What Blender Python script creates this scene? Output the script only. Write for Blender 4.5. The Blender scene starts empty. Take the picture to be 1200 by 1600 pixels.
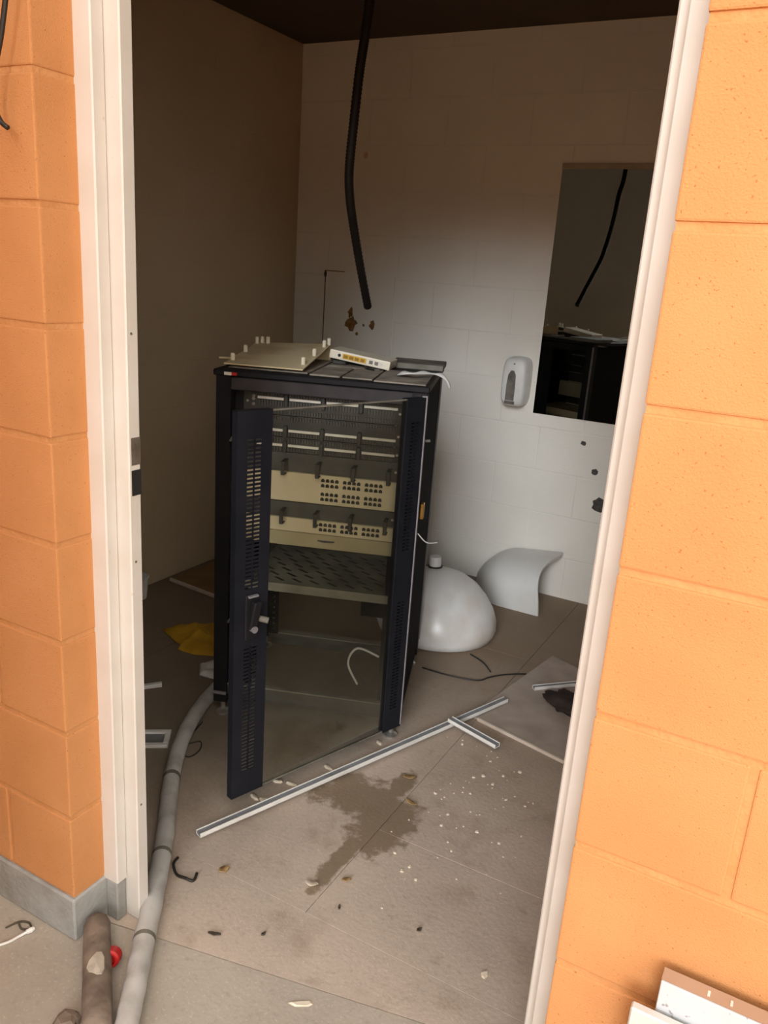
import bpy, bmesh, math, random
from mathutils import Matrix, Vector, Euler
random.seed(7)
SC = bpy.context.scene
COL = SC.collection
R = math.radians

# ------------------------------------------------------------------ camera
cam = bpy.data.cameras.new('camera')
cam.sensor_fit = 'HORIZONTAL'; cam.sensor_width = 36.0
cam.lens = 1260.4 / 1200 * 36.0
cam.clip_start = 0.02
camo = bpy.data.objects.new('camera', cam); COL.objects.link(camo)
def cam_matrix(pitch, yaw, roll, loc):
    m = Matrix.Rotation(yaw, 3, 'Z') @ Matrix.Rotation(pitch, 3, 'X') @ Matrix.Rotation(roll, 3, 'Y')
    r, f, u = m.col[0], m.col[1], m.col[2]
    M = Matrix(((r.x, u.x, -f.x, loc[0]), (r.y, u.y, -f.y, loc[1]), (r.z, u.z, -f.z, loc[2]), (0, 0, 0, 1)))
    return M
camo.matrix_world = cam_matrix(-0.2899, 0.4860, -0.0709, (1.1902, -0.9621, 1.4399))
SC.camera = camo

# ------------------------------------------------------------------ sky and exposure
world = bpy.data.worlds.new('world'); SC.world = world
world.use_nodes = True
wn = world.node_tree.nodes
bg = wn['Background']
bg.inputs['Color'].default_value = (1.0, 0.93, 0.83, 1)
bg.inputs['Strength'].default_value = 3.4
# low sun behind haze, a little to the right of the doorway axis
sun = bpy.data.lights.new('sun', 'SUN'); sun.energy = 2.2; sun.angle = R(22); sun.color = (0.88, 0.95, 1.0)
suno = bpy.data.objects.new('sun', sun); COL.objects.link(suno)
SUN_ELEV, SUN_AZ = R(18), R(15)
suno.rotation_euler = Vector((math.sin(SUN_AZ) * math.cos(SUN_ELEV), -math.cos(SUN_AZ) * math.cos(SUN_ELEV), math.sin(SUN_ELEV))).to_track_quat('Z', 'Y').to_euler()
SC.view_settings.view_transform = 'Standard'
SC.view_settings.look = 'None'
SC.view_settings.gamma = 1.0
SC.view_settings.use_curve_mapping = False
SC.view_settings.exposure = 0.0

# ------------------------------------------------------------------ materials
def mat(name, c, c2=None, scale=6.0, rough=0.7, detail=4.0, lo=0.35, hi=0.65, metal=0.0,
        bump=0.0, bscale=60.0, spec=0.5, speck=None, space='Object'):
    m = bpy.data.materials.new(name); m.use_nodes = True
    nt = m.node_tree; n = nt.nodes; l = nt.links
    b = n['Principled BSDF']
    b.inputs['Roughness'].default_value = rough
    b.inputs['Metallic'].default_value = metal
    b.inputs['Specular IOR Level'].default_value = spec
    tc = n.new('ShaderNodeTexCoord')
    if space == 'World':
        g = n.new('ShaderNodeNewGeometry'); co = g.outputs['Position']
    else:
        co = tc.outputs['Object']
    if c2 is None:
        c2 = tuple(v * 0.8 for v in c)
    t = n.new('ShaderNodeTexNoise'); t.inputs['Scale'].default_value = scale; t.inputs['Detail'].default_value = detail
    l.new(co, t.inputs['Vector'])
    r = n.new('ShaderNodeValToRGB')
    r.color_ramp.elements[0].position = lo; r.color_ramp.elements[1].position = hi
    r.color_ramp.elements[0].color = (*c, 1); r.color_ramp.elements[1].color = (*c2, 1)
    l.new(t.outputs['Fac'], r.inputs['Fac'])
    out = r.outputs['Color']
    if speck:
        sc, amt, col = speck
        t2 = n.new('ShaderNodeTexNoise'); t2.inputs['Scale'].default_value = sc; t2.inputs['Detail'].default_value = 2
        l.new(co, t2.inputs['Vector'])
        r2 = n.new('ShaderNodeValToRGB')
        r2.color_ramp.elements[0].position = amt; r2.color_ramp.elements[1].position = amt + 0.06
        r2.color_ramp.elements[0].color = (0, 0, 0, 1); r2.color_ramp.elements[1].color = (1, 1, 1, 1)
        l.new(t2.outputs['Fac'], r2.inputs['Fac'])
        mx = n.new('ShaderNodeMixRGB'); l.new(r2.outputs['Color'], mx.inputs['Fac'])
        l.new(out, mx.inputs['Color1']); mx.inputs['Color2'].default_value = (*col, 1)
        out = mx.outputs['Color']
    l.new(out, b.inputs['Base Color'])
    if bump:
        t3 = n.new('ShaderNodeTexNoise'); t3.inputs['Scale'].default_value = bscale; t3.inputs['Detail'].default_value = 5
        l.new(co, t3.inputs['Vector'])
        bp = n.new('ShaderNodeBump'); bp.inputs['Strength'].default_value = bump; bp.inputs['Distance'].default_value = 0.004
        l.new(t3.outputs['Fac'], bp.inputs['Height']); l.new(bp.outputs['Normal'], b.inputs['Normal'])
    return m

M = {}
M['orange'] = mat('orange_paint', (0.58, 0.265, 0.105), (0.53, 0.235, 0.088), 5, 0.85, bump=0.35, bscale=420, spec=0.2, speck=(260, 0.665, (0.36, 0.14, 0.045)), space='World')
M['mortar'] = mat('orange_mortar', (0.58, 0.28, 0.115), (0.52, 0.235, 0.085), 14, 0.9, bump=0.6, bscale=120, spec=0.2, space='World')
M['footing'] = mat('footing_concrete', (0.36, 0.36, 0.35), (0.26, 0.25, 0.23), 12, 0.9, bump=0.6, bscale=90, space='World')
M['white_block'] = mat('white_block_paint', (0.87, 0.83, 0.755), (0.82, 0.775, 0.70), 2.5, 0.55, bump=0.25, bscale=120, space='World')
M['white_mortar'] = mat('white_mortar_paint', (0.83, 0.79, 0.72), (0.79, 0.745, 0.675), 9, 0.6, bump=0.3, bscale=90, space='World')
M['left_block'] = mat('left_block_paint', (0.50, 0.39, 0.26), (0.46, 0.355, 0.23), 2.5, 0.6, bump=0.25, bscale=120, space='World')  # darker and browner than white_block, for the left wall
M['ceiling'] = mat('ceiling_brown', (0.075, 0.045, 0.025), (0.055, 0.032, 0.017), 3, 0.7, space='World')
M['frame'] = mat('frame_white', (0.64, 0.60, 0.555), (0.60, 0.555, 0.50), 9, 0.45, space='World', speck=(60, 0.74, (0.5, 0.42, 0.34)))
M['strike'] = mat('strike_steel', (0.35, 0.31, 0.26), (0.24, 0.2, 0.16), 40, 0.4, metal=0.7)
M['black_gap'] = mat('dark_cavity', (0.012, 0.01, 0.009), None, 5, 0.9)
M['black'] = mat('rack_black', (0.010, 0.010, 0.013), (0.014, 0.013, 0.015), 12, 0.55, spec=0.18)
M['door_black'] = mat('door_black', (0.009, 0.010, 0.015), (0.013, 0.014, 0.019), 12, 0.5, spec=0.22)
M['rack_grey'] = mat('rack_edge_grey', (0.22, 0.21, 0.23), (0.17, 0.16, 0.17), 30, 0.45)
M['header'] = mat('rack_header', (0.050, 0.043, 0.046), (0.036, 0.031, 0.033), 20, 0.6, spec=0.2)
M['side_black'] = mat('side_black', (0.008, 0.006, 0.006), (0.012, 0.009, 0.009), 12, 0.85, spec=0.08)
M['dusty'] = mat('dusty_steel', (0.36, 0.31, 0.25), (0.19, 0.16, 0.13), 18, 0.8)
M['dusty_dark'] = mat('dusty_dark_steel', (0.20, 0.185, 0.15), (0.11, 0.10, 0.08), 14, 0.75)
M['shelf'] = mat('dusty_shelf', (0.27, 0.25, 0.20), (0.15, 0.14, 0.11), 9, 0.8)
M['panel_dark'] = mat('panel_dark', (0.045, 0.042, 0.036), (0.03, 0.028, 0.025), 20, 0.55)
M['panel_grey'] = mat('manager_grey', (0.085, 0.08, 0.068), (0.06, 0.056, 0.048), 20, 0.6)
M['label'] = mat('label_white', (0.78, 0.74, 0.66), (0.66, 0.62, 0.54), 20, 0.6)
M['beige'] = mat('beige_plastic', (0.68, 0.59, 0.40), (0.61, 0.52, 0.34), 10, 0.5)
M['beige_dark'] = mat('beige_grey_plastic', (0.46, 0.40, 0.25), (0.40, 0.34, 0.21), 10, 0.5)
M['port'] = mat('port_black', (0.012, 0.011, 0.010), None, 10, 0.5)
M['chrome'] = mat('bright_steel', (0.62, 0.60, 0.57), (0.5, 0.48, 0.45), 30, 0.3, metal=0.8)
M['brass'] = mat('brass', (0.55, 0.33, 0.08), (0.40, 0.22, 0.05), 40, 0.35, metal=0.7)
M['cream'] = mat('cream_plate', (0.80, 0.68, 0.44), (0.62, 0.48, 0.26), 8, 0.55, lo=0.45, hi=0.72)
M['peg'] = mat('peg_white', (0.85, 0.78, 0.62), None, 10, 0.5)
M['router'] = mat('router_white', (0.85, 0.78, 0.66), (0.78, 0.70, 0.56), 15, 0.4)
M['yellow'] = mat('port_yellow', (0.75, 0.45, 0.03), (0.65, 0.36, 0.02), 20, 0.45)
M['white'] = mat('white_plastic', (0.80, 0.79, 0.77), (0.70, 0.68, 0.65), 10, 0.4)
M['ceramic'] = mat('white_ceramic', (0.80, 0.79, 0.78), (0.62, 0.56, 0.49), 5, 0.28, lo=0.45, hi=0.72)
M['shroud'] = mat('grey_ceramic', (0.74, 0.73, 0.71), (0.68, 0.66, 0.63), 5, 0.35)
M['conduit_black'] = mat('black_conduit', (0.008, 0.006, 0.005), (0.012, 0.009, 0.007), 20, 0.6, spec=0.15)
M['hose'] = mat('grey_hose', (0.52, 0.50, 0.48), (0.33, 0.31, 0.29), 16, 0.6, lo=0.45, hi=0.75)
M['dirty_pipe'] = mat('dirty_pipe', (0.25, 0.19, 0.145), (0.12, 0.085, 0.065), 18, 0.85, bump=0.4, bscale=80)
M['red'] = mat('red_plastic', (0.60, 0.02, 0.02), (0.40, 0.012, 0.012), 20, 0.4)
M['yellow_cloth'] = mat('yellow_cloth', (0.62, 0.36, 0.02), (0.46, 0.24, 0.012), 14, 0.8)
M['trunk'] = mat('trunking_white', (0.85, 0.83, 0.80), (0.72, 0.69, 0.65), 12, 0.5)
M['trunk_grey'] = mat('trunking_grey', (0.24, 0.25, 0.27), (0.18, 0.18, 0.19), 20, 0.5)
M['board'] = mat('grey_board', (0.48, 0.40, 0.345), (0.37, 0.30, 0.25), 9, 0.7, space='World')
M['board_edge'] = mat('board_edge', (0.68, 0.58, 0.49), (0.6, 0.5, 0.42), 20, 0.7)
M['cardboard'] = mat('brown_board', (0.28, 0.17, 0.07), (0.20, 0.12, 0.05), 7, 0.85)
M['rag'] = mat('dark_rag', (0.022, 0.014, 0.011), (0.04, 0.026, 0.02), 30, 0.95)
M['wire_black'] = mat('wire_black', (0.02, 0.017, 0.014), None, 20, 0.5)
M['chip'] = mat('plaster_chip', (0.72, 0.64, 0.52), (0.60, 0.5, 0.38), 40, 0.85)
M['leaf'] = mat('dry_leaf', (0.46, 0.30, 0.13), (0.34, 0.2, 0.08), 40, 0.8)
M['leaf_dark'] = mat('dark_litter', (0.09, 0.07, 0.05), None, 40, 0.8)
M['stain'] = mat('rust_stain', (0.30, 0.15, 0.05), (0.15, 0.07, 0.02), 40, 0.9)
M['stone'] = mat('rubble', (0.50, 0.44, 0.36), (0.36, 0.3, 0.25), 30, 0.9, bump=0.5, bscale=60)
M['hole'] = mat('wall_hole', (0.05, 0.045, 0.04), (0.10, 0.09, 0.08), 60, 0.9)
M['dispenser_grey'] = mat('dispenser_window', (0.22, 0.20, 0.17), (0.13, 0.115, 0.10), 30, 0.35)
M['speckled'] = mat('speckled_white', (0.52, 0.54, 0.57), (0.48, 0.50, 0.52), 10, 0.45, speck=(85, 0.665, (0.25, 0.24, 0.25)))
M['tan_flange'] = mat('tan_flange', (0.40, 0.27, 0.19), (0.36, 0.24, 0.165), 10, 0.6)
M['sheet_white'] = mat('sheet_white', (0.58, 0.57, 0.55), (0.52, 0.5, 0.48), 10, 0.45)
M['bevel_reflection'] = mat('bevel_reflection', (0.46, 0.40, 0.30), None, 10, 0.5)  # reflection in the mirror's top bevel, given as a flat tone
M['tan_edge'] = mat('tan_edge', (0.66, 0.47, 0.33), (0.6, 0.42, 0.29), 10, 0.6)
M['outer_tan'] = mat('horizon_blocker_tan', (0.42, 0.27, 0.16), (0.36, 0.22, 0.13), 1.5, 0.9, space='World')  # tone of the unseen far wall added as a light block
M['shade_wall'] = mat('shade_wall_brown', (0.20, 0.10, 0.05), (0.16, 0.08, 0.04), 1.5, 0.9, space='World')  # kept dark so the added side wall throws little light back
M['bounce_earth'] = mat('warm_bounce_ground', (0.64, 0.37, 0.19), (0.55, 0.30, 0.14), 1.2, 0.95, space='World')  # unseen ground, made warm and bright for its bounce into the room
M['roof'] = mat('roof_sheet', (0.30, 0.25, 0.20), None, 1.5, 0.8)

# mirror silver
m = bpy.data.materials.new('mirror_silver'); m.use_nodes = True
b = m.node_tree.nodes['Principled BSDF']
b.inputs['Metallic'].default_value = 1.0; b.inputs['Roughness'].default_value = 0.0
b.inputs['Base Color'].default_value = (0.78, 0.80, 0.77, 1)
M['mirror'] = m

# tinted door glass: transparent tint under a Fresnel gloss
m = bpy.data.materials.new('tinted_glass'); m.use_nodes = True
nt = m.node_tree; n = nt.nodes; l = nt.links
n.remove(n['Principled BSDF'])
tr = n.new('ShaderNodeBsdfTransparent'); tr.inputs['Color'].default_value = (0.95, 0.955, 0.92, 1)
gl = n.new('ShaderNodeBsdfGlossy'); gl.inputs['Roughness'].default_value = 0.03; gl.inputs['Color'].default_value = (0.9, 0.92, 0.9, 1)
fr = n.new('ShaderNodeFresnel'); fr.inputs['IOR'].default_value = 1.25
mx = n.new('ShaderNodeMixShader')
l.new(fr.outputs['Fac'], mx.inputs['Fac']); l.new(tr.outputs[0], mx.inputs[1]); l.new(gl.outputs[0], mx.inputs[2])
# film of dust on the pane
df = n.new('ShaderNodeBsdfDiffuse'); df.inputs['Color'].default_value = (0.42, 0.42, 0.36, 1)
tcn = n.new('ShaderNodeTexCoord'); nz = n.new('ShaderNodeTexNoise'); nz.inputs['Scale'].default_value = 5
l.new(tcn.outputs['Object'], nz.inputs['Vector'])
mr = n.new('ShaderNodeMapRange'); mr.inputs['From Min'].default_value = 0.3; mr.inputs['From Max'].default_value = 0.7
mr.inputs['To Min'].default_value = 0.0; mr.inputs['To Max'].default_value = 0.015
l.new(nz.outputs['Fac'], mr.inputs['Value'])
mx2 = n.new('ShaderNodeMixShader'); l.new(mr.outputs[0], mx2.inputs['Fac']); l.new(mx.outputs[0], mx2.inputs[1]); l.new(df.outputs[0], mx2.inputs[2])
l.new(mx2.outputs[0], n['Material Output'].inputs['Surface'])
M['glass'] = m

# concrete floor with dirt and a wet brown stain
def floor_mat(name, base, base2, dirt, stain=True, rough=0.75):
    m = bpy.data.materials.new(name); m.use_nodes = True
    nt = m.node_tree; n = nt.nodes; l = nt.links
    b = n['Principled BSDF']; b.inputs['Specular IOR Level'].default_value = 0.35
    g = n.new('ShaderNodeNewGeometry'); pos = g.outputs['Position']
    def noise(scale, detail=5, rough_=0.55):
        t = n.new('ShaderNodeTexNoise'); t.inputs['Scale'].default_value = scale
        t.inputs['Detail'].default_value = detail; t.inputs['Roughness'].default_value = rough_
        l.new(pos, t.inputs['Vector']); return t.outputs['Fac']
    def ramp(fac, a, b_):
        r = n.new('ShaderNodeMapRange'); r.inputs['From Min'].default_value = a; r.inputs['From Max'].default_value = b_
        l.new(fac, r.inputs['Value']); return r.outputs[0]
    def mix(fac, c1, c2):
        x = n.new('ShaderNodeMixRGB'); l.new(fac, x.inputs['Fac'])
        for s, c in (('Color1', c1), ('Color2', c2)):
            if isinstance(c, tuple): x.inputs[s].default_value = (*c, 1)
            else: l.new(c, x.inputs[s])
        return x.outputs['Color']
    def math_(op, a, b_=None):
        x = n.new('ShaderNodeMath'); x.operation = op
        for i, v in enumerate((a, b_)):
            if v is None: continue
            if isinstance(v, (int, float)): x.inputs[i].default_value = v
            else: l.new(v, x.inputs[i])
        return x.outputs[0]
    col = mix(ramp(noise(3.0), 0.35, 0.68), base, base2)
    col = mix(math_('MULTIPLY', ramp(noise(70, 3), 0.55, 0.72), 0.25), col, tuple(v * 0.45 for v in base))
    col = mix(math_('MULTIPLY', ramp(noise(130, 2), 0.60, 0.70), 0.25), col, tuple(min(1, v * 1.6) for v in base))
    sep = n.new('ShaderNodeSeparateXYZ'); l.new(pos, sep.inputs[0])
    rgh = None
    if stain:
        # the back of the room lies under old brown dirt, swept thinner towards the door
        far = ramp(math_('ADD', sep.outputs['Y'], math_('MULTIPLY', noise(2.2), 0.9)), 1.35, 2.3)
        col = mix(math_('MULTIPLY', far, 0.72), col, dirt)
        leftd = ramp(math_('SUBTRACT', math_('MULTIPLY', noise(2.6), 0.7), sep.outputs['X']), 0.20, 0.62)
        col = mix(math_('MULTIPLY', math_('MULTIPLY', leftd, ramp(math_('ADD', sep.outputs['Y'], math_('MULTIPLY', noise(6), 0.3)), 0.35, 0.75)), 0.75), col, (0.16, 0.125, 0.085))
        blot = ramp(noise(5.5, 6, 0.65), 0.53, 0.68)
        col = mix(math_('MULTIPLY', blot, 0.42), col, (0.26, 0.19, 0.13))
        col = mix(math_('MULTIPLY', ramp(noise(17, 6, 0.7), 0.58, 0.68), 0.28), col, (0.22, 0.17, 0.12))
        # spill, two overlapping lobes broken up by noise
        def lobe(cx, cy, rx, ry):
            dx = math_('DIVIDE', math_('SUBTRACT', sep.outputs['X'], cx), rx)
            dy = math_('DIVIDE', math_('SUBTRACT', sep.outputs['Y'], cy), ry)
            d = math_('SQRT', math_('ADD', math_('MULTIPLY', dx, dx), math_('MULTIPLY', dy, dy)))
            return math_('ADD', d, math_('MULTIPLY', math_('SUBTRACT', noise(11, 6, 0.7), 0.5), 2.3))
        d = math_('MINIMUM', lobe(0.26, 0.78, 0.16, 0.10), lobe(0.37, 0.72, 0.10, 0.14))
        d = math_('MINIMUM', d, lobe(0.345, 0.52, 0.028, 0.16))
        d = math_('MINIMUM', d, lobe(0.335, 0.90, 0.035, 0.09))
        st = math_('SUBTRACT', 1.0, ramp(d, 0.75, 1.0))
        col = mix(math_('MULTIPLY', st, 0.75), col, (0.17, 0.115, 0.06))
        rgh = math_('SUBTRACT', rough, math_('MULTIPLY', st, 0.25))
    l.new(col, b.inputs['Base Color'])
    if rgh is not None: l.new(rgh, b.inputs['Roughness'])
    else: b.inputs['Roughness'].default_value = rough
    bp = n.new('ShaderNodeBump'); bp.inputs['Strength'].default_value = 0.35; bp.inputs['Distance'].default_value = 0.003
    l.new(noise(90, 5), bp.inputs['Height']); l.new(bp.outputs['Normal'], b.inputs['Normal'])
    return m
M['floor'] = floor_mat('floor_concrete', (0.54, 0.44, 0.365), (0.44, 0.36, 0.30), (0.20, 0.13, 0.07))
M['ground'] = floor_mat('ground_concrete', (0.46, 0.40, 0.335), (0.36, 0.315, 0.265), (0.14, 0.10, 0.07), stain=False, rough=0.9)

# ------------------------------------------------------------------ mesh helpers
class MB:
    def __init__(s): s.v = []; s.f = []
    def add(s, vs, fs):
        o = len(s.v); s.v += [tuple(p) for p in vs]; s.f += [tuple(i + o for i in f) for f in fs]; return s
    def box(s, x0, x1, y0, y1, z0, z1):
        return s.add([(x0, y0, z0), (x1, y0, z0), (x1, y1, z0), (x0, y1, z0), (x0, y0, z1), (x1, y0, z1), (x1, y1, z1), (x0, y1, z1)],
                     [(0, 3, 2, 1), (4, 5, 6, 7), (0, 1, 5, 4), (1, 2, 6, 5), (2, 3, 7, 6), (3, 0, 4, 7)])
    def hexa(s, bottom, top):
        return s.add(list(bottom) + list(top), [(0, 3, 2, 1), (4, 5, 6, 7), (0, 1, 5, 4), (1, 2, 6, 5), (2, 3, 7, 6), (3, 0, 4, 7)])
    def prism(s, pts, z0, z1):
        n = len(pts)
        vs = [(x, y, z0) for x, y in pts] + [(x, y, z1) for x, y in pts]
        fs = [tuple(range(n))[::-1], tuple(range(n, 2 * n))] + [(i, (i + 1) % n, n + (i + 1) % n, n + i) for i in range(n)]
        return s.add(vs, fs)
    def lathe(s, prof, seg=32, c=(0, 0, 0), sx=1.0, sy=1.0, cap=True):
        vs = []; fs = []
        for r, z in prof:
            for k in range(seg):
                a = 2 * math.pi * k / seg
                vs.append((c[0] + r * sx * math.cos(a), c[1] + r * sy * math.sin(a), c[2] + z))
        for j in range(len(prof) - 1):
            for k in range(seg):
                k2 = (k + 1) % seg
                fs.append((j * seg + k, j * seg + k2, (j + 1) * seg + k2, (j + 1) * seg + k))
        if cap:
            fs.append(tuple(range(seg))[::-1]); fs.append(tuple((len(prof) - 1) * seg + k for k in range(seg)))
        return s.add(vs, fs)
    def tube(s, pts, r, seg=10, cap=True):
        pts = [Vector(p) for p in pts]; n = len(pts)
        rs = r if isinstance(r, (list, tuple)) else [r] * n
        vs = []; fs = []; up = None
        for i, p in enumerate(pts):
            t = (pts[min(i + 1, n - 1)] - pts[max(i - 1, 0)]).normalized()
            if up is None:
                up = Vector((0, 0, 1)) if abs(t.z) < 0.9 else Vector((1, 0, 0))
            a = (up - t * up.dot(t))
            if a.length < 1e-6: a = t.orthogonal()
            a.normalize(); up = a; bb = t.cross(a)
            for k in range(seg):
                w = 2 * math.pi * k / seg
                vs.append(tuple(p + (a * math.cos(w) + bb * math.sin(w)) * rs[i]))
        for j in range(n - 1):
            for k in range(seg):
                k2 = (k + 1) % seg
                fs.append((j * seg + k, j * seg + k2, (j + 1) * seg + k2, (j + 1) * seg + k))
        if cap:
            fs.append(tuple(range(seg))[::-1]); fs.append(tuple((n - 1) * seg + k for k in range(seg)))
        return s.add(vs, fs)
    def mesh(s, name, mt, smooth=False, bevel=0.0, bseg=1):
        me = bpy.data.meshes.new(name); me.from_pydata(s.v, [], s.f); me.update()
        bm = bmesh.new(); bm.from_mesh(me)
        bmesh.ops.recalc_face_normals(bm, faces=bm.faces)
        if bevel:
            bmesh.ops.bevel(bm, geom=[e for e in bm.edges], offset=bevel, segments=bseg, affect='EDGES', profile=0.6)
        bm.to_mesh(me); bm.free()
        if smooth:
            for p in me.polygons: p.use_smooth = True
        me.materials.append(mt)
        return me
    def build(s, name, mt, parent=None, smooth=False, bevel=0.0, bseg=1):
        return link(name, s.mesh(name, mt, smooth, bevel, bseg), parent)
def link(name, me, parent=None, loc=None, rot=None):
    o = bpy.data.objects.new(name, me); COL.objects.link(o)
    if parent is not None: o.parent = parent
    if loc is not None: o.location = loc
    if rot is not None: o.rotation_euler = rot
    return o
def smooth_by_angle(o, deg=40):
    me = o.data
    for p in me.polygons: p.use_smooth = True
    bm = bmesh.new(); bm.from_mesh(me)
    for e in bm.edges:
        if len(e.link_faces) == 2 and e.calc_face_angle(0) > R(deg): e.smooth = False
    bm.to_mesh(me); bm.free()
    return o
def tag(o, label, cat, group=None, kind=None):
    o['label'] = label; o['category'] = cat
    if group: o['group'] = group
    if kind: o['kind'] = kind
    return o
def struct(o): o['kind'] = 'structure'; return o
def empty(name, loc=(0, 0, 0), rz=0.0):
    o = bpy.data.objects.new(name, None); COL.objects.link(o)
    o.location = loc; o.rotation_euler = (0, 0, rz); o.empty_display_size = 0.05
    return o
def spline(pts, n=8):
    P = [Vector(p) for p in pts]; out = []
    for i in range(len(P) - 1):
        p0 = P[max(i - 1, 0)]; p1 = P[i]; p2 = P[i + 1]; p3 = P[min(i + 2, len(P) - 1)]
        for k in range(n):
            t = k / n
            out.append(0.5 * ((2 * p1) + (-p0 + p2) * t + (2 * p0 - 5 * p1 + 4 * p2 - p3) * t * t + (-p0 + 3 * p1 - 3 * p2 + p3) * t ** 3))
    out.append(P[-1]); return out

# ------------------------------------------------------------------ the setting
XL, XR, YB, ZC = -1.323, 1.80, 2.627, 2.455     # room: left wall, right wall, back wall, ceiling
WT = 0.19                                        # thickness of the front block wall
ZB = 0.108                                       # top of the footing, foot of the first course
EDGE_R = 1.0114                                  # right edge of the opening

def sill(x):                                     # joint between the outside apron and the room slab, cut askew
    return 0.066 + 0.214 * min(max(x, -0.3), 1.2)
struct(MB().prism([(-14, -1.3), (14, -1.3), (14, sill(14)), (1.2, sill(1.2)), (-0.3, sill(-0.3)), (-14, sill(-14))], -0.12, 0.0).build('ground_apron', M['ground']))
struct(MB().box(-14, 14, -16, -1.3, -0.12, 0.0).build('ground', M['bounce_earth']))  # out of view, split from the apron to bounce warm light indoors
fl = struct(MB().box(XL - 0.2, XR + 0.2, -0.05, YB + 0.2, -0.115, -0.007).build('floor', M['black_gap']))
GJ = 0.0007
def slab(x0, x1, y0, y1):
    MB().box(x0 + GJ, x1 - GJ, y0 + GJ, y1 - GJ, -0.05, 0.0).build('floor_slab', M['floor'], fl, bevel=0.001)
xe = XR + 0.2
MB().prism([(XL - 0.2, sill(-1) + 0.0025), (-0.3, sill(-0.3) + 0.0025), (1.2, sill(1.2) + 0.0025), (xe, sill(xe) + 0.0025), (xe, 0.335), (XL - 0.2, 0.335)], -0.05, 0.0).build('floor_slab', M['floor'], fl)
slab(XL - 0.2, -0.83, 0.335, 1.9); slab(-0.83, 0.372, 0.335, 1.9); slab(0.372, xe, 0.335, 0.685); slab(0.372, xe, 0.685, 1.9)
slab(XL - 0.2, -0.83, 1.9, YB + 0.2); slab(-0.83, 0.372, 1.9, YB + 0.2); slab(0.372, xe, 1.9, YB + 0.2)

# footings
struct(MB().box(-3.0, 0.004, -0.006, WT, 0, ZB).build('footing_left', M['footing'], bevel=0.004))
struct(MB().box(0.003, 0.037, 0.084, 0.111, 0, ZB - 0.006).build('footing_jamb', M['footing'], bevel=0.003))
struct(MB().box(EDGE_R, 4.2, -0.006, WT, 0, ZB).build('footing_right', M['footing'], bevel=0.004))

# front wall of painted blocks
g = 0.005
def block_mesh(name, w, d, h, mt, bev):
    return MB().box(0, w, 0, d, 0, h).mesh(name, mt, bevel=bev, bseg=2)
BL = {w: block_mesh('block', w, WT - 0.002, 0.19, M['orange'], 0.003) for w in (0.39, 0.19)}
def course(parent, x0, direction, x_end, k, first):
    """blocks of course k from the opening edge x0 outwards"""
    x = x0; w = first
    while (x_end - x) * direction > 0.1:
        jx, jy = random.uniform(-0.0008, 0.0008), random.uniform(-0.0012, 0.0006)
        xx = x if direction > 0 else x - w
        link('block', BL[w], parent, (xx, jy, ZB + 0.2 * k + g), None)
        x += direction * (w + 0.01); w = 0.39
wl = struct(MB().box(-2.99, -0.002, 0.0022, WT - 0.004, ZB, 2.62).build('wall_front_left', M['mortar']))
for k in range(12): course(wl, 0.0, -1, -1.3, k, 0.19 if k % 2 == 0 else 0.39)
wr = struct(MB().box(EDGE_R + 0.002, 4.2, 0.0022, WT - 0.004, ZB, 2.62).build('wall_front_right', M['mortar']))
for k in range(12): course(wr, EDGE_R, 1, 2.6, k, 0.19 if k % 2 == 1 else 0.39)
# lintel over the opening and the inner lining of the front wall
struct(MB().box(-0.003, EDGE_R + 0.003, 0.002, WT - 0.002, 2.13, 2.62).build('wall_front_head', M['orange']))
li = struct(MB().box(XL, 0.0, WT - 0.004, WT + 0.008, 0, ZC).build('wall_front_inner_left', M['white_block']))
struct(MB().box(EDGE_R, XR, WT - 0.004, WT + 0.008, 0, ZC).build('wall_front_inner_right', M['white_block']))
struct(MB().box(0.0, EDGE_R, WT - 0.001, WT + 0.008, 2.13, ZC).build('wall_front_inner_head', M['white_block']))

# inner walls of painted blocks, joints barely showing
def block_wall(name, axis, at, lo, hi, mt_core, mt_block, sgn):
    if axis == 'Y': core = MB().box(lo - 0.2, hi + 0.2, at, at + 0.2, -0.1, ZC + 0.1)
    else: core = MB().box(at - 0.2 if sgn > 0 else at, at if sgn > 0 else at + 0.2, lo, hi, -0.1, ZC + 0.1)
    w = struct(core.build(name, mt_core))
    me = {}
    for k in range(13):
        z0 = 0.2 * k + 0.004 - (0.0 if k else 0.0); z1 = min(0.2 * k + 0.196, ZC - 0.002)
        if z1 - z0 < 0.02: continue
        x = lo - (0.2 if k % 2 else 0.0)
        while x < hi - 0.01:
            a, b_ = max(x + 0.004, lo + 0.001), min(x + 0.396, hi - 0.001); x += 0.4
            if b_ - a < 0.03: continue
            key = (round(b_ - a, 3), round(z1 - z0, 3))
            if key not in me:
                if axis == 'Y': mm = MB().box(0, b_ - a, 0, 0.02, 0, z1 - z0)
                else: mm = MB().box(-0.01 if sgn > 0 else -0.0, 0.0 if sgn > 0 else 0.01, 0, b_ - a, 0, z1 - z0)
                me[key] = mm.mesh('block', mt_block, bevel=0.0006)
            j = random.uniform(0, 0.0006)
            if axis == 'Y': link('block', me[key], w, (a, at - 0.0006 - j, z0))
            else: link('block', me[key], w, (at + sgn * (0.0006 + j), a, z0))
    return w
block_wall('wall_back', 'Y', YB, XL, XR, M['white_mortar'], M['white_block'], -1)
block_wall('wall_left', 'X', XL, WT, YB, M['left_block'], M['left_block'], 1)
struct(MB().box(XR, XR + 0.2, WT, YB + 0.2, -0.1, ZC + 0.1).build('wall_right', M['white_block']))
struct(MB().box(XL - 0.2, XR + 0.2, WT, YB + 0.2, ZC, ZC + 0.06).build('ceiling', M['ceiling']))
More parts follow.
